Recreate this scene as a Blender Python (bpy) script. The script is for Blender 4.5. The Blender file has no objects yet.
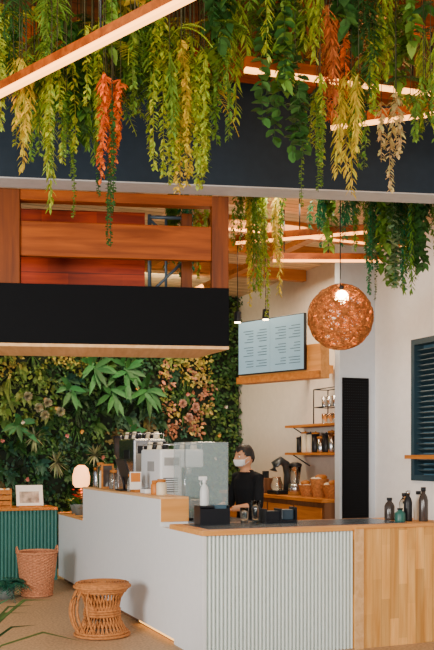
import bpy, bmesh, math, random
from mathutils import Vector, Matrix
random.seed(7)
R = random.random
def U(a,b): return a+(b-a)*random.random()
COL = bpy.context.scene.collection

# ------------------------------------------------------------ materials
def sat(c,k=1.22):
    l=.3*c[0]+.5*c[1]+.2*c[2]; return tuple(min(1,max(0.0,l+(x-l)*k)) for x in c)
def base_mat(name):
    m = bpy.data.materials.new(name); m.use_nodes = True
    nt = m.node_tree; return m, nt, nt.nodes['Principled BSDF']
def mat(name, c, rough=.5, metal=0, emis=None, es=0, noise=.06, nscale=14, bump=0, trans=0, alpha=1, spec=.5):
    c = sat(c,1.15)
    m, nt, b = base_mat(name)
    b.inputs['Roughness'].default_value = rough
    b.inputs['Metallic'].default_value = metal
    b.inputs['Specular IOR Level'].default_value = spec
    b.inputs['Transmission Weight'].default_value = trans
    b.inputs['Alpha'].default_value = alpha
    if emis:
        b.inputs['Emission Color'].default_value = (*emis,1); b.inputs['Emission Strength'].default_value = es
    tc = nt.nodes.new('ShaderNodeTexCoord'); n = nt.nodes.new('ShaderNodeTexNoise')
    n.inputs['Scale'].default_value = nscale; n.inputs['Detail'].default_value = 4
    nt.links.new(tc.outputs['Object'], n.inputs['Vector'])
    r = nt.nodes.new('ShaderNodeValToRGB')
    r.color_ramp.elements[0].position=.3; r.color_ramp.elements[1].position=.7
    r.color_ramp.elements[0].color = (*[max(0,x*(1-noise)) for x in c],1)
    r.color_ramp.elements[1].color = (*[min(1,x*(1+noise)) for x in c],1)
    nt.links.new(n.outputs['Fac'], r.inputs['Fac']); nt.links.new(r.outputs['Color'], b.inputs['Base Color'])
    if bump:
        bp = nt.nodes.new('ShaderNodeBump'); bp.inputs['Strength'].default_value = bump; bp.inputs['Distance'].default_value=.01
        nt.links.new(n.outputs['Fac'], bp.inputs['Height']); nt.links.new(bp.outputs['Normal'], b.inputs['Normal'])
    return m
def wood(name, c1, c2, axis='X', rough=.5, scale=9, plank=None, gap=.004):
    """grain along axis; plank=(axis,width): darker joints + per-plank tone"""
    c1=sat(c1); c2=sat(c2)
    m, nt, b = base_mat(name); L = nt.links.new; N = nt.nodes.new
    b.inputs['Roughness'].default_value = rough; b.inputs['Specular IOR Level'].default_value=.25
    tc = N('ShaderNodeTexCoord'); mp = N('ShaderNodeMapping')
    s = [scale]*3; s['XYZ'.index(axis)] = scale*.08
    mp.inputs['Scale'].default_value = s
    L(tc.outputs['Object'], mp.inputs['Vector'])
    n = N('ShaderNodeTexNoise'); n.inputs['Scale'].default_value = 2.2; n.inputs['Detail'].default_value=6; n.inputs['Distortion'].default_value=.6
    L(mp.outputs['Vector'], n.inputs['Vector'])
    r = N('ShaderNodeValToRGB'); r.color_ramp.elements[0].position=.32; r.color_ramp.elements[1].position=.68
    r.color_ramp.elements[0].color=(*c1,1); r.color_ramp.elements[1].color=(*c2,1)
    L(n.outputs['Fac'], r.inputs['Fac']); out = r.outputs['Color']
    if plank:
        ax, w = plank
        sx = N('ShaderNodeSeparateXYZ'); L(tc.outputs['Object'], sx.inputs[0])
        d = N('ShaderNodeMath'); d.operation='DIVIDE'; d.inputs[1].default_value=w; L(sx.outputs['XYZ'.index(ax)], d.inputs[0])
        fl = N('ShaderNodeMath'); fl.operation='FLOOR'; L(d.outputs[0], fl.inputs[0])
        gm = N('ShaderNodeMath'); gm.operation='MULTIPLY_ADD'; gm.inputs[1].default_value=2.2
        L(sx.outputs['XYZ'.index(axis)], gm.inputs[0]); 
        of = N('ShaderNodeMath'); of.operation='MULTIPLY'; of.inputs[1].default_value=.37; L(fl.outputs[0], of.inputs[0]); L(of.outputs[0], gm.inputs[2])
        gf = N('ShaderNodeMath'); gf.operation='FLOOR'; L(gm.outputs[0], gf.inputs[0])
        cb = N('ShaderNodeCombineXYZ'); L(fl.outputs[0], cb.inputs[0]); L(gf.outputs[0], cb.inputs[1])
        wn = N('ShaderNodeTexWhiteNoise'); wn.noise_dimensions='2D'; L(cb.outputs[0], wn.inputs['Vector'])
        mr = N('ShaderNodeMapRange'); mr.inputs['To Min'].default_value=.72; mr.inputs['To Max'].default_value=1.18; L(wn.outputs['Value'], mr.inputs['Value'])
        fr = N('ShaderNodeMath'); fr.operation='FRACT'; L(d.outputs[0], fr.inputs[0])
        gt = N('ShaderNodeMath'); gt.operation='GREATER_THAN'; gt.inputs[1].default_value=gap/w; L(fr.outputs[0], gt.inputs[0])
        ga = N('ShaderNodeMapRange'); ga.inputs['To Min'].default_value=.35; L(gt.outputs[0], ga.inputs['Value'])
        mu = N('ShaderNodeMath'); mu.operation='MULTIPLY'; L(mr.outputs[0], mu.inputs[0]); L(ga.outputs[0], mu.inputs[1])
        vm = N('ShaderNodeVectorMath'); vm.operation='SCALE'; L(out, vm.inputs[0]); L(mu.outputs[0], vm.inputs['Scale'])
        out = vm.outputs['Vector']
    L(out, b.inputs['Base Color'])
    return m
def leafmat(name):
    m, nt, b = base_mat(name); L=nt.links.new; N=nt.nodes.new
    a = N('ShaderNodeAttribute'); a.attribute_name='Col'
    n = N('ShaderNodeTexNoise'); n.inputs['Scale'].default_value=30
    mr = N('ShaderNodeMapRange'); mr.inputs['To Min'].default_value=.7; mr.inputs['To Max'].default_value=1.3
    tc = N('ShaderNodeTexCoord'); L(tc.outputs['Object'], n.inputs['Vector']); L(n.outputs['Fac'], mr.inputs['Value'])
    vm = N('ShaderNodeVectorMath'); vm.operation='SCALE'; L(a.outputs['Color'], vm.inputs[0]); L(mr.outputs[0], vm.inputs['Scale'])
    L(vm.outputs['Vector'], b.inputs['Base Color']); b.inputs['Roughness'].default_value=.5; b.inputs['Specular IOR Level'].default_value=.3
    t = N('ShaderNodeBsdfTranslucent'); L(vm.outputs['Vector'], t.inputs['Color'])
    mx = N('ShaderNodeMixShader'); mx.inputs[0].default_value=.28
    L(b.outputs[0], mx.inputs[1]); L(t.outputs[0], mx.inputs[2]); L(mx.outputs[0], nt.nodes['Material Output'].inputs['Surface'])
    return m

M_white = mat('white_paint',(.78,.81,.83),.45,noise=.02)
M_rib   = mat('ribbed_offwhite',(.68,.76,.74),.4,noise=.02)
M_teal  = mat('ribbed_teal',(.040,.145,.125),.45,noise=.05)
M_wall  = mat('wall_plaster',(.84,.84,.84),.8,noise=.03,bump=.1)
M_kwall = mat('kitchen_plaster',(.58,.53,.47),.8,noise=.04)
M_pillar= mat('pillar_shaded',(.60,.66,.73),.7,noise=.03)  # bluish-grey shade of the camera-facing side is put into this colour
M_dark  = mat('slate_beam',(.014,.023,.034),.75,noise=.1,spec=.2)
M_soff  = mat('soffit_trim',(.42,.42,.42),.7)
M_black = mat('matte_black',(.003,.0035,.0045),.85,spec=.12)
M_blk   = mat('black_plastic',(.008,.009,.012),.4,spec=.35)
M_steel = mat('brushed_steel',(.55,.56,.58),.25,1)
M_brace = mat('grey_steel_brace',(.05,.07,.09),.45)
M_glass = mat('clear_glass',(.9,.97,.97),.04,trans=1)
M_acryl = mat('acrylic_screen',(.44,.55,.57),.15,alpha=.36,noise=.04)
M_led   = mat('led_strip',(.9,.4,.15),.5,emis=(1,.36,.08),es=5)
M_ledb  = mat('led_strip_bright',(.9,.4,.15),.5,emis=(1,.42,.10),es=5)
M_ledf  = mat('led_toe_kick',(.9,.5,.2),.5,emis=(1,.5,.12),es=2.5)
M_ledw  = mat('led_warm',(1,.8,.6),.5,emis=(1,.66,.30),es=40)
M_pine  = wood('pine_panel',(.62,.31,.115),(.82,.50,.22),'Z',plank=('X',.085),gap=.0018)
M_pineh = wood('pine_edge',(.54,.26,.10),(.70,.38,.165),'X')
M_piney = wood('pine_edge_y',(.60,.36,.18),(.74,.49,.28),'Y')
M_mahog = wood('mahogany_board',(.17,.020,.006),(.40,.060,.014),'X',plank=('Z',.13),gap=.008)
M_frame = wood('walnut_frame',(.14,.034,.010),(.29,.078,.021),'X')
M_framz = wood('walnut_post',(.080,.022,.009),(.17,.048,.016),'Z')
M_ceilw = wood('ceiling_wood',(.07,.028,.013),(.15,.066,.028),'X',plank=('Y',.16),gap=.008)
M_slat  = wood('ceiling_slat',(.56,.42,.28),(.74,.60,.43),'X',plank=('Y',.11),gap=.012)
M_canop = wood('canopy_timber',(.26,.105,.035),(.42,.19,.07),'X')
M_shelf = wood('oak_shelf',(.34,.13,.042),(.50,.22,.08),'Y')
M_dwood = wood('dark_cabinet',(.11,.055,.032),(.20,.10,.055),'Z')
M_stone = mat('worktop_stone',(.05,.07,.09),.25,noise=.2,nscale=60)
M_floor = mat('floor_terrazzo',(.45,.30,.175),.6,noise=.35,nscale=45)
M_rattan= mat('rattan',(.42,.18,.07),.7,noise=.3,nscale=40,spec=.3)
M_rattan2=mat('rattan_basket',(.46,.21,.12),.8,noise=.3,nscale=50,spec=.2)
M_rattan3=mat('rattan_lamp',(.33,.135,.055),.95,noise=.4,nscale=30,spec=.08)
M_leaf  = leafmat('leaf')
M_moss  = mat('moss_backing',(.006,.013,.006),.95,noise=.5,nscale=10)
M_clay  = mat('glazed_pot',(.16,.18,.17),.4)
M_scr   = mat('menu_display',(.2,.3,.36),.3,emis=(.28,.48,.62),es=.48,noise=.08,nscale=3)
M_ink   = mat('menu_ink',(.03,.06,.08),.5,emis=(.05,.10,.14),es=.4)
M_skin  = mat('skin',(.58,.30,.18),.5)
M_hair  = mat('hair',(.008,.006,.006),.5)
M_shirt = mat('black_shirt',(.006,.007,.009),.85,spec=.2)
M_trous = mat('dark_trousers',(.02,.022,.03),.8)
M_mask  = mat('mask_cloth',(.80,.82,.84),.8)
M_paper = mat('paper',(.82,.80,.75),.7)
M_shut  = mat('shutter_blue',(.022,.05,.07),.5)
M_cream = mat('cream_ceramic',(.75,.66,.50),.4)
M_shade = mat('lamp_shade',(.9,.5,.3),.6,emis=(1,.40,.14),es=3.2)
M_green = mat('label_green',(.03,.12,.10),.4)
M_orange= mat('label_orange',(.55,.20,.05),.5)
M_smoke = mat('smoky_hopper',(.05,.04,.035),.15)

# ------------------------------------------------------------ geometry helpers
def root(name, loc=(0,0,0), rz=0):
    e = bpy.data.objects.new(name, None); e.location = loc; e.rotation_euler=(0,0,rz)
    e.empty_display_size=.1; COL.objects.link(e); return e
def obj(name, me, m, parent=None, smooth=False):
    o = bpy.data.objects.new(name, me); COL.objects.link(o)
    if m: me.materials.append(m)
    if parent: o.parent = parent
    if smooth:
        me.polygons.foreach_set('use_smooth',[True]*len(me.polygons))
    return o
def pydata(name, vs, fs, m, parent=None, smooth=False):
    me = bpy.data.meshes.new(name); me.from_pydata([tuple(v) for v in vs],[],fs); me.update()
    return obj(name, me, m, parent, smooth)
def box(name, a, b, m, parent=None, bev=0, rot=None):
    bm = bmesh.new(); bmesh.ops.create_cube(bm,size=1)
    c = (Vector(a)+Vector(b))/2; d = Vector(b)-Vector(a)
    for v in bm.verts: v.co = Vector((v.co.x*d.x, v.co.y*d.y, v.co.z*d.z))
    if bev: bmesh.ops.bevel(bm, geom=bm.edges[:], offset=bev, segments=2, affect='EDGES', profile=.5)
    for v in bm.verts:
        if rot: v.co = rot @ v.co
        v.co += c
    me = bpy.data.meshes.new(name); bm.to_mesh(me); bm.free()
    return obj(name, me, m, parent)
def prism(name, poly, z0, z1, m, parent=None):
    n=len(poly); vs=[(x,y,z0) for x,y in poly]+[(x,y,z1) for x,y in poly]
    fs=[tuple(range(n))[::-1], tuple(range(n,2*n))]+[(i,(i+1)%n,n+(i+1)%n,n+i) for i in range(n)]
    return pydata(name,vs,fs,m,parent)
def lathe(name, prof, c, m, parent=None, n=28, fn=None, smooth=True):
    vs=[];fs=[]
    for i,(r,z) in enumerate(prof):
        for k in range(n):
            a=2*math.pi*k/n; rr=r+(fn(i,k,r) if fn else 0)
            vs.append((c[0]+rr*math.cos(a), c[1]+rr*math.sin(a), c[2]+z))
    for i in range(len(prof)-1):
        for k in range(n):
            k2=(k+1)%n; fs.append((i*n+k,i*n+k2,(i+1)*n+k2,(i+1)*n+k))
    return pydata(name,vs,fs,m,parent,smooth)
def tube_geo(pts, rad, n=6, closed=False):
    pts=[Vector(p) for p in pts]; N=len(pts); vs=[];fs=[]
    up=Vector((0,0,1))
    for i,p in enumerate(pts):
        if closed: t=pts[(i+1)%N]-pts[i-1]
        else: t=pts[min(i+1,N-1)]-pts[max(i-1,0)]
        t.normalize()
        ref = up if abs(t.dot(up))<.93 else Vector((1,0,0))
        s=t.cross(ref).normalized(); q=s.cross(t)
        r = rad[i] if isinstance(rad,(list,tuple)) else rad
        for k in range(n):
            a=2*math.pi*k/n; vs.append(p+s*math.cos(a)*r+q*math.sin(a)*r)
    for i in range(N if closed else N-1):
        j=(i+1)%N
        for k in range(n): fs.append((i*n+k,i*n+(k+1)%n,j*n+(k+1)%n,j*n+k))
    if not closed:
        fs.append(tuple(range(n))[::-1]); fs.append(tuple((N-1)*n+k for k in range(n)))
    return vs,fs
def tubes(name, lst, m, parent=None, n=6):
    V=[];F=[]
    for it in lst:
        pts,r=it[0],it[1]; cl = it[2] if len(it)>2 else False
        v,f=tube_geo(pts,r,n,cl); o=len(V); V+=v; F+=[tuple(o+i for i in q) for q in f]
    return pydata(name,V,F,m,parent,True)
def ring(c,r,z,k=28,axis=None):
    return [(c[0]+r*math.cos(2*math.pi*i/k),c[1]+r*math.sin(2*math.pi*i/k),z) for i in range(k)]
def cyl(name,c,r,h,m,parent=None,n=24,r2=None):
    r2=r if r2 is None else r2
    return lathe(name,[(0.0005,0),(r*.97,0),(r,.003),(r2,h-.003),(r2*.97,h),(0.0005,h)],c,m,parent,n)
def sphere(name,c,r,m,parent=None,sc=(1,1,1)):
    bm=bmesh.new(); bmesh.ops.create_uvsphere(bm,u_segments=20,v_segments=14,radius=r)
    for v in bm.verts: v.co=Vector((v.co.x*sc[0]+c[0],v.co.y*sc[1]+c[1],v.co.z*sc[2]+c[2]))
    me=bpy.data.meshes.new(name); bm.to_mesh(me); bm.free(); return obj(name,me,m,parent,True)
def beam(name,p0,p1,w,h,m,parent=None):
    p0=Vector(p0);p1=Vector(p1);t=(p1-p0).normalized();s=t.cross(Vector((0,0,1))).normalized()*w/2;u=Vector((0,0,h/2))
    vs=[p0-s-u,p0+s-u,p0+s+u,p0-s+u,p1-s-u,p1+s-u,p1+s+u,p1-s+u]
    return pydata(name,vs,[(3,2,1,0),(4,5,6,7),(0,1,5,4),(1,2,6,5),(2,3,7,6),(3,0,4,7)],m,parent)
def ribs(name, x0, x1, y, z0, z1, pitch, depth, m, parent=None):
    n=int(round((x1-x0)/pitch)); pitch=(x1-x0)/n; prof=[]
    for i in range(n):
        for k in range(7):
            a=math.pi*k/7; prof.append((x0+pitch*(i+.08+.84*(1-math.cos(a))/2), y-depth*math.sin(a)))
    prof.append((x1,y)); N=len(prof)
    vs=[(p[0],p[1],z0) for p in prof]+[(p[0],p[1],z1) for p in prof]
    return pydata(name,vs,[(i,i+1,N+i+1,N+i) for i in range(N-1)],m,parent)

# ------------------------------------------------------------ foliage builder
class Fol:
    def __init__(s): s.v=[]; s.f=[]; s.c=[]
    def add(s,vs,fs,c):
        o=len(s.v); s.v+=vs; s.f+=[tuple(o+i for i in f) for f in fs]; s.c+=[c]*len(fs)
    def build(s,name):
        me=bpy.data.meshes.new(name); me.from_pydata([tuple(v) for v in s.v],[],s.f); me.update()
        at=me.color_attributes.new('Col','FLOAT_COLOR','CORNER'); buf=[]
        for p in me.polygons:
            c=s.c[p.index]
            buf += [c[0],c[1],c[2],1.0]*p.loop_total
        at.data.foreach_set('color',buf)
        return obj(name,me,M_leaf,None,True)
def jit(c,a=.38):
    k=1+U(-a,a); return (max(0,c[0]*k*(1+U(-.2,.2))),max(0,c[1]*k),max(0,c[2]*k*(1+U(-.2,.2))))
PROF={'lance':[.12,.85,.9,.03],'round':[.3,1,.95,.25],'grass':[.7,1,.7,.03],'oval':[.15,.8,1,.1],'heart':[.45,1,.75,.03]}
def leaf(M,b,d,L,W,c,shape='lance',droop=.25,up=None):
    d=d.normalized(); up=up or Vector((0,0,1))
    s=d.cross(up)
    if s.length<.05: s=d.cross(Vector((1,.3,0)))
    s.normalize(); n=s.cross(d); vs=[]; pr=PROF[shape]
    for i in range(4):
        t=i/3; p=b+d*(L*t)-Vector((0,0,droop*L*t*t)); w=W*.5*pr[i]
        vs+= [p-s*w+n*w*.25, p.copy(), p+s*w+n*w*.25]
    M.add(vs,[(3*i,3*i+1,3*i+4,3*i+3) for i in range(3)]+[(3*i+1,3*i+2,3*i+5,3*i+4) for i in range(3)],jit(c))
def stem(M,pts,r,c):
    v,f=tube_geo(pts,r,4); M.add(v,f,c)
def frond(M,b,d,L,W,n,c,droop=.5,wl=.3,up=None):
    d=d.normalized(); up=up or Vector((0,0,1)); s=d.cross(up)
    if s.length<.05: s=d.cross(Vector((1,0,0)))
    s.normalize(); pts=[]
    for i in range(n+1):
        t=i/n; pts.append(b+d*(L*t)-Vector((0,0,droop*L*t*t)))
    stem(M,pts,.003,jit(c,.1))
    for i in range(1,n+1):
        t=i/n; w=W*math.sin(math.pi*(.12+.83*t)**.9)
        tan=(pts[i]-pts[i-1]).normalized()
        for sg in (-1,1):
            leaf(M,pts[i],s*sg+tan*.55,w,w*wl,c,'lance',.2,up)
def strand(M,p,ln,c,kind,top=None):
    a=U(0,6.28); sw=U(.01,.06); n=max(5,int(ln/.05)); pts=[]
    for i in range(n+1):
        t=i/n; pts.append(p+Vector((math.cos(a)*sw*math.sin(t*2.2),math.sin(a)*sw*math.sin(t*2.2),-ln*t)))
    if top: stem(M,[Vector((p.x,p.y,top)),p],.0025,(.05,.05,.02))
    stem(M,pts,.0022,(c[0]*.6,c[1]*.5,c[2]*.5))
    step={'bead':.015,'small':.018,'willow':.020,'euca':.04,'fern':.017,'ivy':.036}[kind]
    k=int(ln/step)
    for i in range(k):
        t=i/k; f=t*n; j=min(int(f),n-1); q=pts[j].lerp(pts[j+1],f-j); tap=1.12-.5*t
        for h in range(2):
            an=U(0,6.28); d=Vector((math.cos(an),math.sin(an),U(-.9,.1)))
            if kind=='bead': leaf(M,q,d,.024*tap,.020,c,'round',.1)
            elif kind=='small': leaf(M,q,d,.046*tap,.021,c,'oval',.4)
            elif kind=='willow': leaf(M,q,Vector((d.x,d.y,-.9)),.075*tap,.016,c,'lance',.3)
            elif kind=='euca': leaf(M,q,d,.066,.056,c,'round',.1)
            elif kind=='ivy': leaf(M,q,d,.078,.062,c,'heart',.4)
            else: leaf(M,q,Vector((d.x,d.y,-.3)),.085*tap*(.6+.6*math.sin(3.1*t)),.015,c,'lance',.3)
def bundle(M,org,dr,t,z1,z0,c,kind,n=5,sp=.05,top=None,dp=.2):
    for i in range(n):
        o=U(-sp,sp); y=U(-dp,dp); k=U(.5,1) if i else 1
        p=Vector((org[0]+dr[0]*(t+o)-dr[1]*y, org[1]+dr[1]*(t+o)+dr[0]*y, z1-U(0,.06)))
        strand(M,p,(z1-z0)*k,c,kind,top)

G_L=(.32,.41,.035); G_M=(.13,.25,.03); G_D=(.038,.12,.024); G_Y=(.60,.47,.04); OR=(.70,.14,.015); PA=(.60,.46,.18); G_T=(.02,.19,.075); BR=(.44,.12,.025); G_S=(.26,.36,.16)

# ------------------------------------------------------------ room shell
box('floor',(-4,-2,-.1),(5.9,12.7,0),M_floor)
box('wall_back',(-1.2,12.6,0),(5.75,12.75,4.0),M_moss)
wy0,wy1,wz0,wz1=6.75,8.07,1.33,2.82
wr=root('wall_right')
box('wall_section_1',(5.6,4.2,0),(5.75,wy0,4.45),M_wall,wr)
box('wall_section_2',(5.6,wy1,0),(5.75,9.0,4.45),M_wall,wr)
box('wall_section_3',(5.6,wy0,0),(5.75,wy1,wz0),M_wall,wr)
box('wall_section_4',(5.6,wy0,wz1),(5.75,wy1,4.45),M_wall,wr)
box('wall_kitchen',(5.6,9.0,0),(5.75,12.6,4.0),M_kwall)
box('wall_pillar',(5.14,8.79,0),(5.6,8.9,4.0),M_pillar)
box('baseboard_right',(5.58,4.2,0),(5.6,8.79,.1),M_white)
w=root('window_1',(5.6,0,0))
for a,b_ in (((-.015,wy0,wz0),(.12,wy0+.06,wz1)),((-.015,wy1-.06,wz0),(.12,wy1,wz1)),((-.015,wy0+.06,wz0),(.12,wy1-.06,wz0+.06)),((-.015,wy0+.06,wz1-.06),(.12,wy1-.06,wz1)),((0.02,7.38,wz0+.06),(.1,7.44,wz1-.06))):
    box('frame',a,b_,M_shut,w)
k=wz0+.09
while k<wz1-.08:
    box('slat',(.02,wy0+.06,k),(.09,wy1-.06,k+.012),M_shut,w,rot=Matrix.Rotation(.5,3,'Y')); k+=.055
box('window_glass',(.105,wy0+.06,wz0+.06),(.115,wy1-.06,wz1-.06),mat('night_glass',(.10,.2,.27),.1),w)
box('window_ledge_shelf',(5.36,6.7,1.56),(5.58,7.86,1.60),M_shelf)
box('ceiling',(-1.2,6.9,4.0),(5.75,12.75,4.1),M_slat)
box('ceiling_front',(-3,1.5,4.45),(5.75,6.9,4.55),M_ceilw)
for i in range(4):
    y=2.6+1.1*i; box('trim_%d'%(i+1),(-3,y,4.33),(5.6,y+.14,4.45),M_frame)
bm_=root('ceiling_beam',(2.65,6.37,0),math.radians(-15))
box('beam_body',(-4.4,0,3.66),(3.0,.24,4.45),M_dark,bm_)
box('beam_soffit',(-4.4,.0,3.65),(3.0,.24,3.66),M_soff,bm_)
cp=root('timber_canopy')
for y in (8.35,9.2,10.4): box('rafter',(3.25,y,3.86),(5.58,y+.11,4.0),M_canop,cp)
box('purlin_1',(3.25,8.0,3.80),(3.36,12.3,3.86),M_canop,cp); box('purlin_2',(4.4,8.0,3.80),(4.5,12.3,3.86),M_canop,cp)
box('front_fascia',(3.25,8.0,3.76),(5.58,8.04,3.92),M_canop,cp)
box('fascia_led',(3.3,7.985,3.765),(5.5,8.0,3.785),M_led,cp)

# ------------------------------------------------------------ hanging bar canopy
hc=root('hanging_bar_canopy',(2.707,6.609,0),math.radians(-15))
prism('black_fascia',[(-2.9,0),(.134,0),(-.05,.68),(-2.9,.68)],2.46,2.92,M_black,hc)
prism('light_underside',[(-2.9,0),(.134,0),(-.05,.68),(-2.9,.68)],2.436,2.46,M_piney,hc)
for x0,x1 in ((0,.134),(-1.66,-1.49)):
    box('post',(x0,.01,2.92),(x1,.13,3.65),M_framz,hc,.006)
box('post_rear',(-.19,.55,2.92),(-.10,.65,3.65),M_framz,hc,.006)
box('mid_rail',(-1.49,.03,3.14),(0,.09,3.41),M_frame,hc,.006)
box('mid_rail_left',(-2.9,.03,3.14),(-1.66,.09,3.41),M_frame,hc,.006)
box('top_rail',(-2.9,.02,3.57),(.1,.12,3.65),M_frame,hc)
box('back_boards',(-2.9,.58,2.92),(-.50,.62,3.65),M_mahog,hc)
tubes('steel_window_frame',[([(-.46,.6,2.93),(-.46,.6,3.64)],.018),([(-.46,.6,3.62),(-.12,.6,3.62)],.016),([(-.46,.6,2.95),(-.12,.6,2.95)],.016),([(-.46,.6,2.97),(-.12,.6,3.3)],.013),([(-.46,.6,3.60),(-.12,.6,3.3)],.013),([(-.32,.6,2.95),(-.32,.6,3.62)],.013)],M_brace,hc)

# ------------------------------------------------------------ LED pergola beams
def ledbeam(p0,p1,z,wd=.035,th=.03,m=None,tw=.05,hh=.06):
    r=root('led_light_beam')
    beam('timber',(p0[0],p0[1],z+hh/2+th/2),(p1[0],p1[1],z+hh/2+th/2),tw,hh,M_frame,r)
    beam('led_strip',(p0[0],p0[1],z),(p1[0],p1[1],z),wd,th,m or M_led,r)
    for t in (.1,.5,.9):
        x=p0[0]+(p1[0]-p0[0])*t; y=p0[1]+(p1[1]-p0[1])*t
        zt = 4.45 if y<6.9 and not (x>3.2 and y>6.3) else 4.0
        tubes('hanger',[([(x,y,z+hh),(x,y,zt)],.006)],M_blk,r)
ledbeam((.60,5.66),(1.75,2.96),3.62,.035,.025,M_ledb,.045,.045)
ledbeam((2.15,4.75),(4.3,4.54),3.82,.035,.022,M_ledb)
ledbeam((3.045,5.32),(4.0,4.40),3.80,.035,.022,M_ledb)
ledbeam((3.44,7.81),(4.36,6.98),3.6,.03,.022)
ledbeam((3.9,7.95),(4.9,7.55),3.5,.03,.022)

# ------------------------------------------------------------ hanging plants
RD=(.9233,-.384); OA=(2.035,4.893)
A=[(-1.24,4.2,3.50,G_L,'small',7),(-1.13,3.9,3.33,G_Y,'willow',6),(-1.01,3.97,3.15,G_L,'willow',6),(-.91,3.7,3.01,G_M,'bead',5),(-.89,3.9,3.3,G_L,'small',5),(-1.07,3.95,3.4,G_M,'small',5),
(-.83,4.15,3.50,G_D,'ivy',6),(-.77,4.0,3.35,G_M,'willow',5),(-.71,4.09,3.40,G_L,'small',6),(-.64,3.6,2.83,G_D,'bead',4),(-.60,3.8,3.40,OR,'willow',4),(-.585,3.76,3.18,OR,'small',6),
(-.51,4.1,3.65,G_D,'fern',6),(-.45,4.1,3.6,G_M,'small',5),(-.39,4.3,3.58,G_M,'fern',7),(-.30,4.15,3.20,G_L,'small',7),(-.21,4.0,3.14,G_Y,'small',8),(-.25,3.9,3.35,G_M,'willow',6),(-.16,4.0,3.3,G_L,'small',5),
(-.10,3.9,3.15,G_L,'small',7),(-.01,4.0,3.38,G_M,'small',6),(.08,4.3,3.62,G_L,'willow',6),(.34,4.3,3.50,G_D,'euca',6),
(.43,4.3,3.70,G_M,'ivy',5),(.49,3.95,3.40,G_D,'euca',5),(.58,3.75,3.12,G_M,'bead',5),(.61,3.8,3.35,G_L,'small',4),(.66,4.15,3.53,BR,'willow',5),(.69,4.1,3.60,OR,'small',3),
(.75,3.80,3.14,G_Y,'willow',6),(.80,3.9,3.33,G_M,'small',5),(.87,4.3,3.65,G_D,'fern',6),(.93,4.1,3.6,G_L,'small',4),(1.01,3.72,3.16,PA,'small',4),(1.13,4.3,3.78,G_M,'ivy',5),(1.19,3.8,3.42,G_M,'small',5),(1.25,4.1,3.55,G_L,'willow',5),
(-.95,4.35,3.75,G_M,'fern',6),(-.60,4.35,3.8,G_M,'ivy',6),(.0,4.4,3.9,G_D,'ivy',6),(.2,4.4,3.95,G_M,'fern',5),(.55,4.4,3.85,G_L,'willow',5),(1.0,4.4,3.85,G_L,'willow',5),(-1.2,4.35,3.85,G_D,'fern',6),(.3,4.4,3.9,G_L,'willow',4),(.75,4.4,3.9,G_D,'ivy',5)]
for t,z1,z0,c,k,n in A:
    M=Fol(); bundle(M,OA,RD,t,z1,z0,c,k,n,.055,4.45,.22); M.build('hanging_vine')
M=Fol()
for i in range(66):
    t=U(-1.35,1.35) if i<40 else U(-1.35,.1)
    if .12<t<.24 or (t>.2 and R()<.15): continue
    p=Vector((OA[0]+RD[0]*t,OA[1]+RD[1]*t+U(-.15,.35),U(3.8,4.25)))
    stem(M,[Vector((p.x,p.y,4.45)),p],.003,(.05,.05,.02))
    cc=random.choice([G_M,G_M,G_L,G_L,G_D,G_D,G_Y])
    for j in range(5):
        a=U(0,6.28)
        if i%3==0: leaf(M,p,Vector((math.cos(a),math.sin(a),U(-.5,.5))),U(.09,.15),U(.05,.08),cc,'heart',.5)
        else: frond(M,p,Vector((math.cos(a),math.sin(a),U(-.2,.4))),U(.16,.32),U(.04,.085),12,cc,.6,.26)
M.build('hanging_vine')
OB=(3.13,7.52)
B=[(.22,4.0,3.35,G_M,'small',5),(.32,4.0,3.0,G_Y,'small',5),(.42,4.0,2.88,G_L,'small',6),(.37,4.0,3.1,G_M,'willow',5),(.50,4.0,3.1,G_Y,'willow',5),(.60,4.0,3.45,G_M,'small',3),
(.93,4.0,3.5,G_T,'small',5),(1.0,4.0,3.5,G_M,'ivy',4),(1.38,4.0,3.05,G_D,'bead',6),(1.43,4.0,3.12,G_T,'small',7),(1.50,4.0,3.2,G_M,'ivy',6),(1.58,4.0,3.10,G_S,'euca',6),(1.66,4.0,3.14,G_T,'small',7),(1.74,4.0,3.08,G_M,'willow',7),(1.82,4.0,3.28,G_D,'ivy',6),(1.60,4.0,3.4,G_D,'fern',6),(1.9,4.0,3.4,G_M,'small',5),
(-.42,4.0,3.3,G_M,'ivy',4),(-.28,4.0,3.1,G_T,'willow',5),(-.14,4.0,3.2,G_L,'small',4),
(1.26,4.0,3.46,G_M,'small',5),(1.13,4.0,3.50,G_T,'fern',5)]
for t,z1,z0,c,k,n in B:
    M=Fol(); bundle(M,OB,RD,t,z1,z0,c,k,n,.06,None,.12); M.build('hanging_vine')

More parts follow.
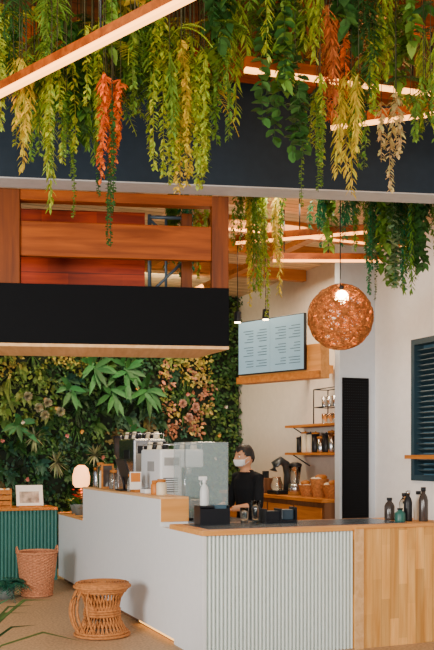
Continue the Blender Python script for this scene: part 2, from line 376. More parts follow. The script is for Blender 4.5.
# ------------------------------------------------------------ green wall
M=Fol(); YW=12.58
def wallpt(x,z): return Vector((x,YW,z))
pal=[(.025,.085,.02),(.018,.06,.02),(.04,.11,.025),(.022,.07,.02),(.06,.13,.03),(.022,.08,.04),(.03,.10,.06)]
z=.55
while z<4.0:
    x=1.5
    while x<5.6:
        px=x+U(-.06,.06); pz=z+U(-.06,.06); p=wallpt(px,pz)
        v=math.sin(px*2.1+pz*1.3)+math.sin(px*.9-pz*2.7); ty=R()
        c=random.choice(pal)
        if 4.35<px<5.1 and 1.95<pz<3.1 and R()<.8: c=random.choice([(.46,.36,.07),(.52,.38,.12),(.20,.24,.05),(.44,.19,.11)]); ty=.75
        elif 5.1<=px: c=random.choice([(.03,.09,.025),(.08,.14,.03)]); ty=.8
        elif 2.0<px<3.3 and pz>2.75 and R()<.6: c=random.choice([(.32,.26,.05),(.17,.20,.035)]); ty=.8
        elif v>1.1: c=random.choice([(.09,.17,.035),(.17,.24,.045)])
        elif v<-1.3: c=random.choice([(.12,.09,.03),(.05,.12,.07),(.02,.06,.02)])
        if ty<.3:
            for j in range(10):
                a=U(0,6.28); leaf(M,p,Vector((math.cos(a),-U(.5,1.1),math.sin(a))),U(.10,.22),U(.05,.10),c,'heart',.35,up=Vector((0,-1,.3)))
        elif ty<.45:
            for j in range(7):
                a=U(0,6.28); frond(M,p,Vector((math.cos(a),-U(.5,1),math.sin(a)*.8+.2)),U(.18,.3),U(.035,.06),10,c,.5,.3)
        elif ty<.6:
            for j in range(22):
                a=U(0,6.28); leaf(M,p,Vector((math.cos(a),-U(.6,1.1),math.sin(a))),U(.12,.24),.016,c,'grass',.5)
        else:
            for j in range(26):
                q=p+Vector((U(-.1,.1),-U(0,.12),U(-.1,.1))); a=U(0,6.28)
                leaf(M,q,Vector((math.cos(a),-U(.4,1.2),math.sin(a))),U(.035,.07),U(.025,.045),c,'round',.2,up=Vector((0,-1,.3)))
        if R()<.06:
            fc=random.choice([(.6,.5,.4),(.6,.3,.05),(.5,.16,.14)])
            for j in range(9): a=U(0,6.28); leaf(M,p+Vector((0,-.17,0)),Vector((math.cos(a),-.6,math.sin(a))),.035,.025,fc,'round',0,up=Vector((0,-1,.1)))
        x+=.16
    z+=.15
for (x,zz,n,L) in ((3.3,2.85,11,.36),(3.75,2.8,12,.40),(4.05,2.55,10,.36),(3.55,2.5,9,.34),(2.95,2.5,8,.28),(2.25,2.0,8,.3),(3.9,1.95,7,.28)):
    for j in range(n):
        a=-3.0+6.0*j/n+U(-.25,.25)
        leaf(M,Vector((x+U(-.06,.06),YW-.14,zz+U(-.06,.06))),Vector((math.cos(a),-U(.3,.8),math.sin(a))),L*U(.75,1.1),.085,(.035,.15,.045),'lance',.25,up=Vector((0,-1,.2)))
for (x,zz) in ((2.45,1.85),(2.75,1.5),(3.3,1.6)):
    for j in range(26):
        a=U(0,6.28); leaf(M,Vector((x,YW-.16,zz)),Vector((math.cos(a),-U(.3,1),math.sin(a))),.22,.028,(.24,.26,.14),'grass',.1)
for (x,zz) in ((2.5,2.25),(2.62,2.32),(2.58,2.15),(2.8,2.2),(4.6,2.35),(4.8,2.3),(4.7,2.15),(2.35,2.4)):
    for j in range(30):
        a=j*2.4; e=j/30; leaf(M,Vector((x,YW-.2,zz)),Vector((math.cos(a)*(.2+e),-1.1+e,math.sin(a)*(.2+e))),.07,.045,(.32,.30,.19) if x<4 else (.55,.30,.22),'round',0,up=Vector((0,-1,.1)))
M.build('green_wall')

# ------------------------------------------------------------ bar counter
c=root('bar_counter')
box('front_body',(2.60,6.50,.0),(4.86,7.2,.975),M_white,c)
box('side_panel',(2.57,6.47,.06),(2.60,7.47,.975),M_white,c)
ribs('ribbed_front',2.585,3.92,6.5,.0,.972,.0335,.028,M_rib,c)
box('corner_trim',(2.57,6.468,.0),(2.587,6.5,.975),M_white,c)
box('front_top',(2.562,6.455,.975),(4.9,7.21,1.016),M_pineh,c,.004)
box('front_top_inlay',(2.66,6.56,1.012),(4.5,7.15,1.019),M_stone,c)
box('raised_body',(2.57,7.47,.06),(2.83,10.2,1.215),M_white,c)
box('raised_top',(2.565,7.465,1.213),(2.835,10.2,1.233),M_piney,c,.003)
box('raised_end_face',(2.575,7.455,1.016),(2.83,7.47,1.215),M_pineh,c)
box('rear_worktop',(2.83,7.21,.975),(3.4,10.2,1.016),M_stone,c)
box('rear_body',(2.83,7.2,.0),(3.36,10.2,.975),M_dwood,c)
box('low_body',(2.57,10.2,.06),(3.1,11.46,.845),M_white,c)
box('low_top',(2.56,10.2,.845),(3.12,11.46,.872),M_pineh,c,.003)
box('plinth',(2.63,6.55,0),(2.83,11.4,.06),M_dwood,c)
box('toe_led',(2.61,6.6,.02),(2.63,8.2,.045),M_ledf,c)
box('pine_front',(3.92,6.44,0),(4.95,6.5,.99),M_pine,c)
box('pine_stile',(3.905,6.425,0),(3.985,6.44,.992),M_piney,c)
box('pine_cap',(3.905,6.42,.99),(4.97,6.5,1.018),M_pineh,c,.003)
t=root('teal_sideboard')
box('body',(-.6,11.48,0),(2.56,11.95,.9),M_teal,t)
ribs('ribbed_face',-.6,2.56,11.48,.04,.9,.045,.022,M_teal,t)
box('wood_top',(-.62,11.43,.9),(2.555,11.97,.935),M_shelf,t,.004)

# ------------------------------------------------------------ counter-top items
top=1.019
a=root('acrylic_sneeze_guard',(2.85,7.6,1.016))
box('sheet',(0,0,.02),(.42,.008,.70),M_acryl,a)
box('left_return',(0,.008,.02),(.008,.3,.70),M_acryl,a)
box('foot_1',(.02,-.05,0),(.06,.09,.02),M_blk,a); box('foot_2',(.36,-.05,0),(.40,.09,.02),M_blk,a)
tubes('edge_frame',[([(0,.004,.02),(0,.004,.70),(.42,.004,.70),(.42,.004,.02)],.004)],M_steel,a)
b=root('counter_organizer',(2.76,7.0,top))
box('base',(0,0,0),(.27,.14,.012),M_blk,b)
for q in (((0,0,.012),(.27,.008,.13)),((0,.132,.012),(.27,.14,.155)),((0,.008,.012),(.008,.132,.155)),((.262,.008,.012),(.27,.132,.155)),((.13,.008,.012),(.138,.132,.14))): box('side',*q,M_blk,b)
box('cards',(.145,.03,.012),(.25,.12,.16),M_ink,b); box('lid',(.01,.01,.14),(.128,.13,.155),M_blk,b)
def spray(loc,bodymat,s=1):
    r=root('spray_bottle',loc)
    lathe('bottle',[(.0005,0),(.036*s,0),(.038*s,.01),(.038*s,.12*s),(.03*s,.155*s),(.014*s,.18*s),(.014*s,.195*s),(.0005,.195*s)],(0,0,0),bodymat,r)
    lathe('collar',[(.0005,.192*s),(.017*s,.192*s),(.017*s,.215*s),(.0005,.215*s)],(0,0,0),M_white,r)
    box('trigger_head',(-.05*s,-.012*s,.215*s),(.022*s,.012*s,.245*s),M_white,r,.004)
    tubes('trigger',[([(-.03*s,0,.215*s),(-.04*s,0,.19*s),(-.03*s,0,.165*s)],.004)],M_white,r)
spray((2.825,7.07,top+.155),mat('bottle_pe',(.8,.85,.86),.3,alpha=.7))
for x,y,h in ((3.27,7.0,.19),(3.19,7.06,.13)):
    g=root('drinking_glass',(x,y,top))
    lathe('glass_wall',[(.0005,0),(.032,0),(.036,h*.6),(.04,h),(.037,h),(.033,h*.6),(.029,.012),(.0005,.012)],(0,0,0),M_glass,g)
n=root('napkin_holder',(3.34,6.95,top))
box('base',(0,0,0),(.3,.13,.02),M_blk,n,.003); box('left',(0,0,.02),(.012,.13,.12),M_blk,n); box('mid',(.14,0,.02),(.152,.13,.12),M_blk,n); box('right',(.288,0,.02),(.3,.13,.13),M_blk,n)
box('napkins',(.014,.01,.02),(.138,.12,.10),M_blk,n); box('cups_lids',(.16,.02,.02),(.28,.11,.11),mat('dark_tray',(.03,.05,.07),.4),n,.01)

def espresso(loc,dx,dy,h,bodym,badge,cupn):
    e=root('espresso_machine',loc)
    for x,y in ((.05,.05),(dx-.06,.05),(.05,dy-.05),(dx-.06,dy-.05)): cyl('foot',(x,y,0),.025,.05,M_blk,e,12)
    box('drip_base',(0,0,.05),(dx,dy,.14),M_steel,e,.01)
    box('back_body',(0,.02,.14),(dx*.5,dy-.02,h),bodym,e,.02)
    box('upper_body',(dx*.45,.02,h-.18),(dx,dy-.02,h),bodym,e,.02)
    box('back_badge',(-.004,dy*.3,h-.22),(.0,dy*.62,h-.12),badge,e); box('side_badge',(.04,.012,h-.16),(dx*.42,.02,h-.08),badge,e)
    for i in range(7): box('vent',(.03,.014,.22+.022*i),(dx*.4,.02,.228+.022*i),M_blk,e)
    for k in (.3,.7):
        cyl('group_head',(dx*.77,dy*k,h-.25),.038,.09,M_steel,e); tubes('portafilter',[([(dx*.77,dy*k,h-.25),(dx+.03,dy*k,h-.27)],.012)],M_blk,e)
    tubes('tray_rail',[([(.02,.04,h+.05),(dx-.02,.04,h+.05),(dx-.02,dy-.04,h+.05),(.02,dy-.04,h+.05)],.006,True)]+[([(x,y,h-.005),(x,y,h+.05)],.005) for x,y in ((.02,.04),(dx-.02,.04),(dx-.02,dy-.04),(.02,dy-.04))],M_steel,e)
    for i in range(cupn):
        for j in range(2):
            lathe('cup',[(.0005,.075),(.024,.075),(.038,.0),(.034,0),(.02,.068),(.0005,.068)],(.08+(dx-.16)*j,.1+(dy-.2)*i/max(1,cupn-1),h),M_cream if (i+j)%2 else M_blk,e,16)
espresso((2.88,8.35,1.016),.46,.66,.64,M_white,mat('badge',(.35,.36,.36),.4),4)
espresso((2.86,9.15,1.016),.36,.60,.76,M_steel,M_blk,4)
g=root('coffee_grinder',(2.98,9.98,1.016))
box('body',(-.09,-.09,.0),(.09,.11,.46),M_steel,g,.02); box('front_panel',(-.094,-.05,.1),(-.09,.07,.4),M_blk,g)
lathe('hopper',[(.03,.46),(.05,.49),(.10,.60),(.11,.78),(.0005,.78)],(0,0,0),M_smoke,g)
lathe('hopper_lid',[(.0005,.78),(.115,.78),(.115,.80),(.0005,.805)],(0,0,0),M_blk,g)
tubes('spout',[([(-.09,0,.24),(-.13,0,.22),(-.13,0,.24)],.014)],M_steel,g)
p=root('pos_tablet',(2.71,9.0,1.233))
box('foot',(-.08,-.09,0),(.08,.09,.012),M_blk,p,.004); tubes('neck',[([(0,0,.01),(-.02,0,.14)],.014)],M_blk,p)
box('tablet',(-.012,-.17,.05),(.006,.17,.33),M_blk,p,.004,rot=Matrix.Rotation(-.35,3,'Y'))
box('display',(.007,-.155,.06),(.010,.155,.32),M_ink,p,rot=Matrix.Rotation(-.35,3,'Y'))
p=root('payment_terminal',(2.70,8.25,1.233))
box('body',(-.04,-.08,0),(.04,.08,.045),M_white,p,.01); box('keypad',(-.03,-.07,.045),(.03,.0,.048),M_blk,p); box('screen',(-.03,.02,.045),(.03,.07,.049),M_ink,p)
p=root('menu_card_stand',(2.70,8.6,1.233))
box('block',(-.03,-.07,0),(.03,.07,.025),M_shelf,p,.004); box('card',(-.06,-.004,.025),(.06,.004,.2),M_paper,p); box('picture',(-.05,-.0055,.1),(.05,-.004,.19),M_orange,p)
p=root('picture_frame',(2.70,9.62,1.233))
box('back',(-.07,0,.0),(.07,.012,.27),M_shelf,p,.003); box('print',(-.05,-.003,.02),(.05,0,.25),M_smoke,p); box('prop',(-.01,.012,0),(.01,.08,.02),M_shelf,p)
for (y,s,m_) in ((9.42,1.2,M_glass),(9.82,1.3,M_cream),(9.95,1.7,M_glass),(10.09,1.3,M_steel),(8.0,.7,M_orange),(7.84,.8,M_cream),(8.75,1.0,M_glass)):
    j=root('storage_jar',(2.71,y,1.233))
    lathe('jar',[(.0005,0),(.045,0),(.048,.01),(.048,.13*s),(.036,.15*s),(.0005,.15*s)],(0,0,0),m_,j); lathe('lid',[(.0005,.15*s),(.04,.15*s),(.04,.15*s+.025),(.0005,.15*s+.028)],(0,0,0),M_shelf,j)
for (x,y,h,r_,m1,m2) in ((4.56,6.92,.20,.045,M_smoke,M_blk),(4.62,6.72,.27,.036,M_blk,M_steel),(4.71,6.90,.24,.05,M_glass,M_blk),(4.74,6.66,.30,.040,M_smoke,M_blk),(4.80,6.82,.26,.042,M_paper,M_blk),(4.51,6.68,.12,.045,M_green,M_blk),(4.66,6.82,.17,.04,M_cream,M_blk)):
    j=root('syrup_bottle',(x,y,1.016))
    lathe('bottle',[(.0005,0),(r_,0),(r_*1.03,.01),(r_*1.03,h*.62),(r_*.8,h*.74),(r_*.45,h*.82),(r_*.45,h*.9),(.0005,h*.9)],(0,0,0),m1,j)
    lathe('cap',[(.0005,h*.88),(r_*.55,h*.88),(r_*.55,h),(.0005,h)],(0,0,0),m2,j)

# sideboard items
p=root('photo_card_stand',(2.23,11.62,.935))
rt=Matrix.Rotation(-.25,3,'X')
box('board',(-.17,-.01,.01),(.17,.01,.28),M_paper,p,rot=rt); box('print',(-.13,-.016,.05),(.12,-.011,.2),mat('print',(.4,.32,.26),.6,noise=.6,nscale=14),p,rot=rt)
box('easel',(-.14,-.05,0),(.14,.12,.02),M_shelf,p)
p=root('wooden_crate',(1.88,11.65,.935))
for i in range(3): box('slat',(-.15,-.12,.03+.07*i),(.11,-.105,.085+.07*i),M_shelf,p); box('slat_b',(-.15,.105,.03+.07*i),(.11,.12,.085+.07*i),M_shelf,p)
for x in (-.15,.095): box('end',(x,-.105,0),(x+.015,.105,.24),M_shelf,p)
for i in range(5): sphere('fruit',(-.1+.045*i,-.02+.03*(i%2),.2),.045,M_orange if i%2 else M_cream,p)
box('bottom',(-.135,-.105,0),(.095,.105,.02),M_shelf,p)
l=root('table_lamp',(2.80,11.2,.872))
lathe('base',[(.0005,0),(.07,0),(.07,.015),(.02,.03),(.014,.3),(.0005,.3)],(0,0,0),M_shelf,l)
lathe('shade',[(.075,.32),(.105,.36),(.11,.46),(.085,.56),(.04,.6)],(0,0,0),M_shade,l)
def potted(name,loc,s,cols,flower=None,n=22,L=.2):
    r=root(name,loc)
    lathe('pot',[(.0005,0),(.05*s,0),(.075*s,.11*s),(.08*s,.12*s),(.068*s,.12*s),(.06*s,.10*s),(.0005,.10*s)],(0,0,0),M_clay,r)
    M=Fol()
    for i in range(n):
        a=U(0,6.28); leaf(M,Vector((0,0,.1*s)),Vector((math.cos(a),math.sin(a),U(.5,2))),U(.6,1.1)*L,.05,random.choice(cols),'oval',.4)
    if flower:
        for i in range(18):
            a=U(0,6.28); h=U(.17,.32); q=Vector((math.cos(a)*U(.02,.12),math.sin(a)*.08,h)); stem(M,[Vector((0,0,.1*s)),q],.002,G_D)
            for j in range(6): b_=U(0,6.28); leaf(M,q,Vector((math.cos(b_),math.sin(b_),.5)),.042,.03,flower,'round',.1)
    o=M.build('foliage'); o.parent=r
potted('potted_flower',(2.68,10.78,.872),1.1,[G_D,G_M],(.8,.03,.02),26,.26)
potted('potted_herb',(2.70,11.08,.872),.9,[G_T,G_M],None,26,.22)
potted('potted_herb',(2.68,10.42,.872),.8,[G_D,G_T],(.7,.25,.05),18,.18)

# ------------------------------------------------------------ basket
bk=root('woven_basket',(2.06,10.29,0))
prof=[(.0005,.01),(.165,.01)]+[(.17+.055*i/30,.01+.48*i/30) for i in range(31)]
lathe('weave',prof,(0,0,0),M_rattan2,bk,96,lambda i,k,r:(.007 if ((k//3)+i)%2 else -.003) if i>1 else 0,False)
tubes('rim',[(ring((0,0),.228,.495),.014,True),(ring((0,0),.172,.014),.012,True)],M_rattan2,bk,8)
tubes('handles',[([(.23*math.cos(a0+d_),.23*math.sin(a0+d_),.49+.07*math.cos(d_*5)) for d_ in [x*.06-.3 for x in range(11)]],.01) for a0 in (0,3.14)],M_rattan2,bk)

# ------------------------------------------------------------ rattan stool
st=root('rattan_stool',(2.14,7.80,0),.3)
lathe('seat',[(.0005,.462),(.20,.462),(.235,.470),(.24,.448),(.235,.43),(.0005,.425)],(0,0,0),M_rattan,st,72,lambda i,k,r:(.004 if (k//2)%2 else 0) if r>.1 else 0)
L=[]
for i in range(9): L.append((ring((0,0),.03+.024*i,.468),.008,True))
def hour(z):
    u=z/.43; return .25-.38*u+.35*u*u
N=34
for sgn in (1,-1):
    for i in range(N):
        pts=[]
        for k in range(11):
            z=.015+.42*k/10; a=2*math.pi*i/N+sgn*.55*k/10; r_=hour(z); pts.append((r_*math.cos(a),r_*math.sin(a),z))
        L.append((pts,.0075))
for z,r_ in ((.018,.0),(.04,.0),(.19,.0),(.212,.0),(.234,0),(.42,.0),(.44,.012),(.40,.0)): L.append((ring((0,0),hour(z)+.008+r_,z),.012,True))
tubes('frame',L,M_rattan,st,6)
L=[]
for a0 in (2.1,2.5,2.9,3.3,3.7):
    pts=[]
    for k in range(15):
        u=k/14; r_=.20+.085*math.sin(math.pi*u)**.8; a=a0+.28*(u-.5); pts.append((r_*math.cos(a),r_*math.sin(a),.43-.41*u))
    L.append((pts,.011))
tubes('side_loops',L,M_rattan,st,6)

# ------------------------------------------------------------ pendant lamp
pl=root('rattan_pendant_lamp',(4.08,6.97,2.82))
L=[]
for i in range(135):
    ax=Vector((U(-1,1),U(-1,1),U(-1,1))).normalized(); h=U(-.8,.8); rad=U(.265,.288); rr=math.sqrt(1-h*h)*rad; ref=ax.orthogonal().normalized(); q=ax.cross(ref); k=28; wob=U(0,6)
    L.append(([ax*(h*rad)+(ref*math.cos(6.283*j/k)+q*math.sin(6.283*j/k))*rr*(1+.03*math.sin(3*6.283*j/k+wob)) for j in range(k)],.0042,True))
tubes('woven_globe',L,M_rattan3,pl,5)
sphere('bulb',(-.095,-.185,.135),.06,M_ledw,pl,(1,1,1.1)); cyl('socket',(-.085,-.165,.19),.02,.05,M_blk,pl,12)
tubes('cord',[([(-.085,-.165,.235),(-.02,-.03,.29),(0,0,.34),(0,0,1.16)],.005)],M_blk,pl); cyl('canopy',(0,0,1.16),.05,.02,M_blk,pl)
for x,y,z in ((3.64,8.22,2.92),(3.93,8.18,2.96)):
    r=root('hanging_spotlight',(x,y,z)); cyl('can',(0,0,0),.035,.1,M_blk,r,16); cyl('lens',(0,0,-.006),.03,.008,M_ledw,r,16); tubes('cord',[([(0,0,.1),(0,0,4.0-z)],.004)],M_blk,r)

# ------------------------------------------------------------ menu screen on bulkhead
ms=root('menu_screen',(4.90,9.116,0),math.radians(110.4))
box('casing',(0,.0,2.57),(1.07,.045,3.22),M_blk,ms,.004)
for x0,x1 in ((.008,.533),(.537,1.062)):
    box('display',(x0,.045,2.582),(x1,.048,3.208),M_scr,ms)
    V=[];F=[]
    for cx in (0,1):
        for i in range(15):
            xx=x0+.05+cx*.22; zz=3.12-.033*i; ln=U(.08,.18)
            if i in(0,6,11): continue
            o=len(V); V+=[(xx,.0495,zz),(xx+ln,.0495,zz),(xx+ln,.0495,zz+.008),(xx,.0495,zz+.008)]; F.append((o,o+1,o+2,o+3))
    pydata('menu_text',V,F,M_ink,ms)
bh=root('wooden_screen_mount',(4.90,9.116,0),math.radians(110.4))
box('panel',(-.2,-.16,2.47),(1.12,-.01,2.86),M_pineh,bh,.005); box('rail',(-.2,-.01,2.47),(1.12,.03,2.55),M_shelf,bh)
box('arm',(.9,-1.05,2.6),(.98,-.16,2.7),M_pineh,bh); box('arm_2',(.3,-.83,2.6),(.38,-.16,2.7),M_pineh,bh)

# ------------------------------------------------------------ kitchen
pg=root('perforated_pegboard',(5.165,8.762,0))
box('board',(0,0,0),(.335,.022,2.465),M_black,pg)
V=[];F=[]
for i in range(11):
    for j in range(54):
        x=.025+.0285*i; z=.84+.03*j; o=len(V); s=.004
        V+=[(x-s,-.001,z-s),(x+s,-.001,z-s),(x+s,-.001,z+s),(x-s,-.001,z+s)]; F.append((o,o+1,o+2,o+3))
pydata('holes',V,F,mat('peg_holes',(.02,.024,.03),.8),pg)
kc=root('kitchen_counter')
box('cabinet',(5.02,8.92,0),(5.59,11.9,1.06),M_dwood,kc); box('worktop',(4.98,8.92,1.06),(5.59,11.9,1.1),M_shelf,kc,.004)
for i in range(4): box('drawer_front',(5.005,8.97+.72*i,.1),(5.02,9.63+.72*i,1.0),M_shelf,kc,.004)
for z in (1.95,1.60):
    s=root('kitchen_shelf'); box('board',(5.32,8.95,z),(5.59,10.5,z+.03),M_shelf,s)
    for y in (9.1,10.3): tubes('bracket',[([(5.34,y,z-.0),(5.58,y,z-.14)],.008)],M_blk,s)
r=root('steel_glass_rack',(5.45,9.5,1.98))
tubes('rack',[([(x,y,0),(x,y,.42)],.008) for x in (-.1,.1) for y in (-.28,.28)]+[([(-.1,-.28,z),(.1,-.28,z),(.1,.28,z),(-.1,.28,z)],.007,True) for z in (.2,.42)],M_blk,r)
for i in range(4):
    lathe('glass',[(.03,0),(.035,.12),(.0005,.12)],(0,-.2+.13*i,.003),M_glass,r,16); lathe('glass_upper',[(.03,0),(.035,.12),(.0005,.12)],(0,-.2+.13*i,.21),M_steel,r,16)
for i in range(10):
    j=root('kitchen_canister',(5.45,9.1+.135*i,1.631)); h=U(.16,.25); m_=random.choice([M_steel,M_glass,M_steel,M_cream,M_blk])
    lathe('body',[(.0005,0),(.045,0),(.05,.01),(.05,h),(.0005,h)],(0,0,0),m_,j,18); lathe('lid',[(.0005,h),(.052,h),(.052,h+.02),(.012,h+.025),(.0005,h+.04)],(0,0,0),random.choice([M_blk,M_shelf]),j,18)
bw=root('coffee_brewer',(5.18,10.35,1.1))
box('base',(-.12,-.15,0),(.16,.15,.05),M_blk,bw,.01)
tubes('arched_body',[([(.1,0,.04),(.11,0,.25),(.08,0,.38),(0,0,.43),(-.08,0,.38),(-.1,0,.3)],.055)],mat('gunmetal',(.08,.09,.10),.3,.6),bw,12)
lathe('carafe',[(.0005,.05),(.07,.055),(.08,.12),(.05,.2),(.055,.22),(.0005,.22)],(-.05,0,0),M_glass,bw)
bl=root('blender',(5.2,9.98,1.1))
lathe('base',[(.0005,0),(.09,0),(.085,.12),(.06,.15),(.0005,.15)],(0,0,0),M_steel,bl); lathe('jug',[(.05,.15),(.08,.36),(.0005,.37)],(0,0,0),M_glass,bl); lathe('lid',[(.083,.36),(.083,.39),(.03,.41),(.0005,.41)],(0,0,0),M_blk,bl)
for (y,h,rr) in ((9.1,.16,.12),(9.4,.22,.11),(9.68,.14,.12)):
    k=root('wicker_bowl',(5.22,y,1.1))
    lathe('bowl',[(.0005,.0),(rr*.6,0)]+[(rr*(.6+.4*i/8),h*i/8) for i in range(9)]+[(rr*.9,h),(.0005,h*.8)],(0,0,0),M_rattan,k,48,lambda i,kk,r_:(.005 if (kk//2+i)%2 else 0) if i>1 else 0,False)
    for i in range(6): sphere('bread',(U(-.05,.05),U(-.05,.05),h*.95+.03*(i%2)),.045,M_shelf if i%2 else M_cream,k,(1.3,.8,.7))
j=root('knife_block',(5.15,10.75,1.1)); box('block',(-.06,-.1,0),(.08,.1,.2),M_dwood,j,.01)
for i in range(4): box('handle',(0,-.08+.045*i,.2),(.025,-.06+.045*i,.29),M_blk,j,.004)

# ------------------------------------------------------------ barista
pr=root('barista',(3.72,8.12,0),math.radians(192))
V=[];F=[]
def addg(vf):
    o=len(V); V.extend(vf[0]); F.extend([tuple(o+i for i in q) for q in vf[1]])
def ell(c,rx,ry,rz,n=18,m=12,rot=None):
    vs=[];fs=[]
    for i in range(m+1):
        t=math.pi*(.02+.96*i/m)
        for k in range(n):
            a=2*math.pi*k/n; q=Vector((rx*math.sin(t)*math.cos(a),ry*math.sin(t)*math.sin(a),rz*math.cos(t)))
            if rot: q=rot@q
            vs.append(q+Vector(c))
    for i in range(m):
        for k in range(n): fs.append((i*n+k,(i+1)*n+k,(i+1)*n+(k+1)%n,i*n+(k+1)%n))
    fs.append(tuple(range(n))); fs.append(tuple(m*n+k for k in range(n))[::-1])
    return vs,fs
def section(secs,n=20):
    vs=[];fs=[]
    for (x,y,z,rx,ry) in secs:
        for k in range(n): a=2*math.pi*k/n; vs.append(Vector((x+rx*math.cos(a),y+ry*math.sin(a),z)))
    for i in range(len(secs)-1):
        for k in range(n): fs.append((i*n+k,i*n+(k+1)%n,(i+1)*n+(k+1)%n,(i+1)*n+k))
    fs.append(tuple(range(n))[::-1]); fs.append(tuple((len(secs)-1)*n+k for k in range(n)))
    return vs,fs
addg(section([(0,0,.80,.10,.15),(0,0,.90,.115,.17),(0,0,1.02,.105,.15),(.01,0,1.14,.11,.155),(.02,0,1.27,.12,.175),(.02,0,1.36,.105,.18),(.02,0,1.42,.07,.11),(.03,0,1.46,.055,.06)]))
addg(section([(.03,0,1.40,.055,.055),(.045,0,1.50,.052,.05),(.055,0,1.55,.05,.05)]))
HC=(.065,0,1.575)
addg(ell(HC,.096,.076,.115)); addg(ell((.10,0,1.515),.05,.05,.045)); addg(ell((.163,0,1.565),.018,.014,.022)); 
for s in (-1,1): addg(ell((.055,s*.078,1.565),.022,.012,.032)); addg(ell((.12,s*.032,1.592),.03,.022,.012))
for s in (-1,1):
    sh=(.02,s*.175,1.375); el=(.06,s*.235,1.12); wr_=(.30,s*.13,1.085)
    addg(tube_geo([(.02,s*.10,1.385),sh,(.035,s*.205,1.27),el],[.06,.062,.052,.045],14))
    addg(tube_geo([el,(.12,s*.21,1.105),wr_],[.045,.042,.027],14)); addg(ell(el,.046,.046,.046))
    pm=(.345,s*.11,1.075); addg(ell(pm,.05,.04,.016,14,8,Matrix.Rotation(-s*.4,3,'Z')))
    for i,(dy,ln) in enumerate(((-.028,.06),(-.01,.075),(.009,.07),(.026,.055))):
        b0=Vector((.375,s*.10+dy,1.078)); addg(tube_geo([b0,b0+Vector((ln*.45,-s*.008,.006)),b0+Vector((ln*.8,-s*.012,-.008)),b0+Vector((ln,-s*.014,-.026))],[.0095,.009,.008,.007],8))
    addg(tube_geo([(.32,s*.10,1.075),(.345,s*.065,1.072),(.37,s*.05,1.06)],[.012,.0105,.008],8))
    addg(tube_geo([(0,s*.085,.88),(.0,s*.095,.68),(.015,s*.10,.48),(-.005,s*.105,.28),(-.02,s*.105,.09)],[.095,.08,.057,.052,.038],14))
    addg(ell((.05,s*.11,.04),.13,.045,.04))
me=bpy.data.meshes.new('raw'); me.from_pydata([tuple(v) for v in V],[],F); me.update()
tmp=bpy.data.objects.new('tmp',me); COL.objects.link(tmp)
md=tmp.modifiers.new('r','REMESH'); md.mode='VOXEL'; md.voxel_size=.0065
ms2=tmp.modifiers.new('s','SMOOTH'); ms2.factor=.5; ms2.iterations=3
dg=bpy.context.evaluated_depsgraph_get(); me2=bpy.data.meshes.new_from_object(tmp.evaluated_get(dg))
bpy.data.objects.remove(tmp)
bo=obj('body',me2,None,pr,True)
me2.materials.clear()
for m_ in (M_skin,M_shirt,M_trous,M_blk): me2.materials.append(m_)
for p_ in me2.polygons:
    x,y,z=p_.center
    if z<.085: i=3
    elif z<.93: i=2
    elif z>1.455 - (.02 if x>.05 else 0): i=0
    elif x>.17 : i=0
    else: i=1
    p_.material_index=i
vs,fs=ell((HC[0]-.008,0,HC[2]+.012),.108,.087,.122,36,28)
keep=[]
for q in fs:
    if len(q)!=4: 
        if sum(vs[i].z for i in q)/len(q)>1.6: keep.append(q)
        continue
    cc=sum((vs[i] for i in q),Vector())/4
    if (cc.x-HC[0])*.75 < (cc.z-1.595) *1.3+.02*math.sin(cc.y*90) and cc.z>1.525: keep.append(q)
ho=pydata('hair',[v+Vector((U(-.003,.003),U(-.003,.003),U(-.002,.004))) for v in vs],keep,M_hair,pr,True)
so=ho.modifiers.new('t','SOLIDIFY'); so.thickness=.016; so.offset=-1
vs,fs=ell((HC[0]+.006,0,HC[2]-.006),.103,.079,.118,30,24); keep=[]
for q in fs:
    if len(q)!=4: continue
    cc=sum((vs[i] for i in q),Vector())/4
    if cc.x>.105 and 1.485<cc.z<1.560: keep.append(q)
vs=[v+Vector((.014*math.exp(-(v.y/.03)**2) if v.z<1.58 else 0,0,0)) for v in vs]
mo=pydata('face_mask',vs,keep,M_mask,pr,True); so=mo.modifiers.new('t','SOLIDIFY'); so.thickness=.004
tubes('mask_loops',[([(.11,s*.072,1.555),(.06,s*.084,1.585),(.045,s*.086,1.57)],.002) for s in (-1,1)]+[([(.11,s*.066,1.50),(.06,s*.083,1.54),(.045,s*.086,1.56)],.002) for s in (-1,1)],M_mask,pr)
for s in (-1,1):
    sphere('eye',(.146,s*.031,1.583),.011,M_white,pr,(.7,1.2,.8)); sphere('iris',(.152,s*.031,1.582),.006,M_hair,pr)
    tubes('eyebrow',[([(.150,s*.015,1.603),(.151,s*.032,1.608),(.140,s*.048,1.603)],.003)],M_hair,pr)

# ------------------------------------------------------------ foreground plants bottom-left
fp=root('potted_palm',(.62,5.3,0))
lathe('pot',[(.0005,0),(.14,0),(.19,.34),(.2,.36),(.175,.36),(.16,.31),(.0005,.31)],(0,0,0),M_clay,fp,32)
M=Fol()
for (a,el,L_) in ((-.2,1.1,1.05),(.15,1.9,1.25),(-.55,.6,.85),(.6,1.6,1.05),(1.5,1.5,.9),(2.4,1.2,.9),(3.4,1.4,.9),(4.3,1.2,.8),(5.2,.9,.8),(0,2.4,1.1)):
    b0=Vector((0,0,.31)); d=Vector((math.cos(a),math.sin(a),el))
    leaf(M,b0,d,L_,.06,(.06,.10,.025),'lance',.55)
    leaf(M,b0,Vector((math.cos(a+.3),math.sin(a+.3),el*1.4)),L_*.8,.05,(.04,.12,.04),'lance',.5)
o=M.build('leaves'); o.parent=fp
fp=root('floor_fern',(1.70,10.2,0))
lathe('pot',[(.0005,0),(.08,0),(.10,.14),(.09,.14),(.08,.12),(.0005,.12)],(0,0,0),M_clay,fp,28)
M=Fol()
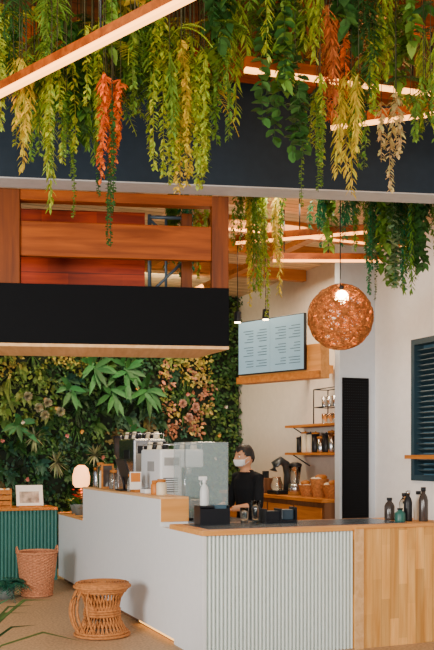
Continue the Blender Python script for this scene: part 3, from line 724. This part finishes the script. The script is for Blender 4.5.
for i in range(30):
    a=6.28*i/30; frond(M,Vector((0,0,.12)),Vector((math.cos(a),math.sin(a),U(.3,1.6))),U(.28,.42),.09,12,(.03,.17,.11),.7,.28)
o=M.build('fronds'); o.parent=fp

# ------------------------------------------------------------ lights
def area(name,loc,target,size,e,col,sy=None):
    l=bpy.data.lights.new(name,'AREA'); l.energy=e; l.color=col; l.size=size
    if sy: l.shape='RECTANGLE'; l.size_y=sy
    o=bpy.data.objects.new(name,l); COL.objects.link(o); o.location=loc
    o.rotation_euler=(Vector(target)-Vector(loc)).to_track_quat('-Z','Y').to_euler(); return o
def point(name,loc,e,col,r=.05):
    l=bpy.data.lights.new(name,'POINT'); l.energy=e; l.color=col; l.shadow_soft_size=r
    o=bpy.data.objects.new(name,l); COL.objects.link(o); o.location=loc
area('assumed_daylight_left',(-3.6,3.5,2.0),(3,8.5,.9),2.2,500,(1,.95,.89),1.6)  # assumed daylight from the left
area('assumed_daylight_front',(0.6,-1.8,2.6),(3.4,8,.9),2.2,350,(1,.93,.84),1.6)  # added area light behind the camera for assumed daylight; no window there
area('kitchen_fill_added',(4.6,9.7,3.78),(4.7,9.7,0),1.0,85,(1,.78,.54))  # added light under the ceiling to brighten the kitchen; no lamp modelled
area('green_wall_fill_added',(3.6,11.2,3.9),(3.7,12.6,2.0),1.6,85,(1,.82,.50),.4)  # added light onto the wall plants, without a fixture
area('bar_fill_added',(3.9,7.6,3.9),(3.9,7.4,0),.8,30,(1,.82,.62))  # added overhead fill above the bar; has no lamp of its own
area('vine_fill_added',(.2,1.6,2.6),(2.4,5.2,3.9),.6,50,(1,.78,.48))  # added fill from the front to lift the dark vines; no fixture modelled
point('pendant_bulb',(4.02,6.85,2.86),20,(1,.58,.27))
point('spot_glow',(3.8,8.6,3.3),24,(1,.62,.30),.2)
point('pergola_glow',(1.0,4.4,4.1),34,(1,.55,.20),.3)
point('pergola_glow_2',(3.2,5.0,4.15),30,(1,.48,.16),.3)
point('table_lamp_bulb',(2.80,11.2,1.30),5,(1,.5,.2))
wd=bpy.data.worlds.new('world'); bpy.context.scene.world=wd; wd.use_nodes=True
bg=wd.node_tree.nodes['Background']; bg.inputs[0].default_value=(.84,.91,1,1); bg.inputs[1].default_value=.36

# ------------------------------------------------------------ camera
cd=bpy.data.cameras.new('camera'); cam=bpy.data.objects.new('camera',cd); COL.objects.link(cam)
cam.location=(0,0,1.6); cam.rotation_euler=(math.radians(90),0,math.radians(-22.58))
cd.sensor_fit='HORIZONTAL'; cd.sensor_width=24; cd.lens=24*904/434
cd.shift_y=130/434
bpy.context.scene.camera=cam
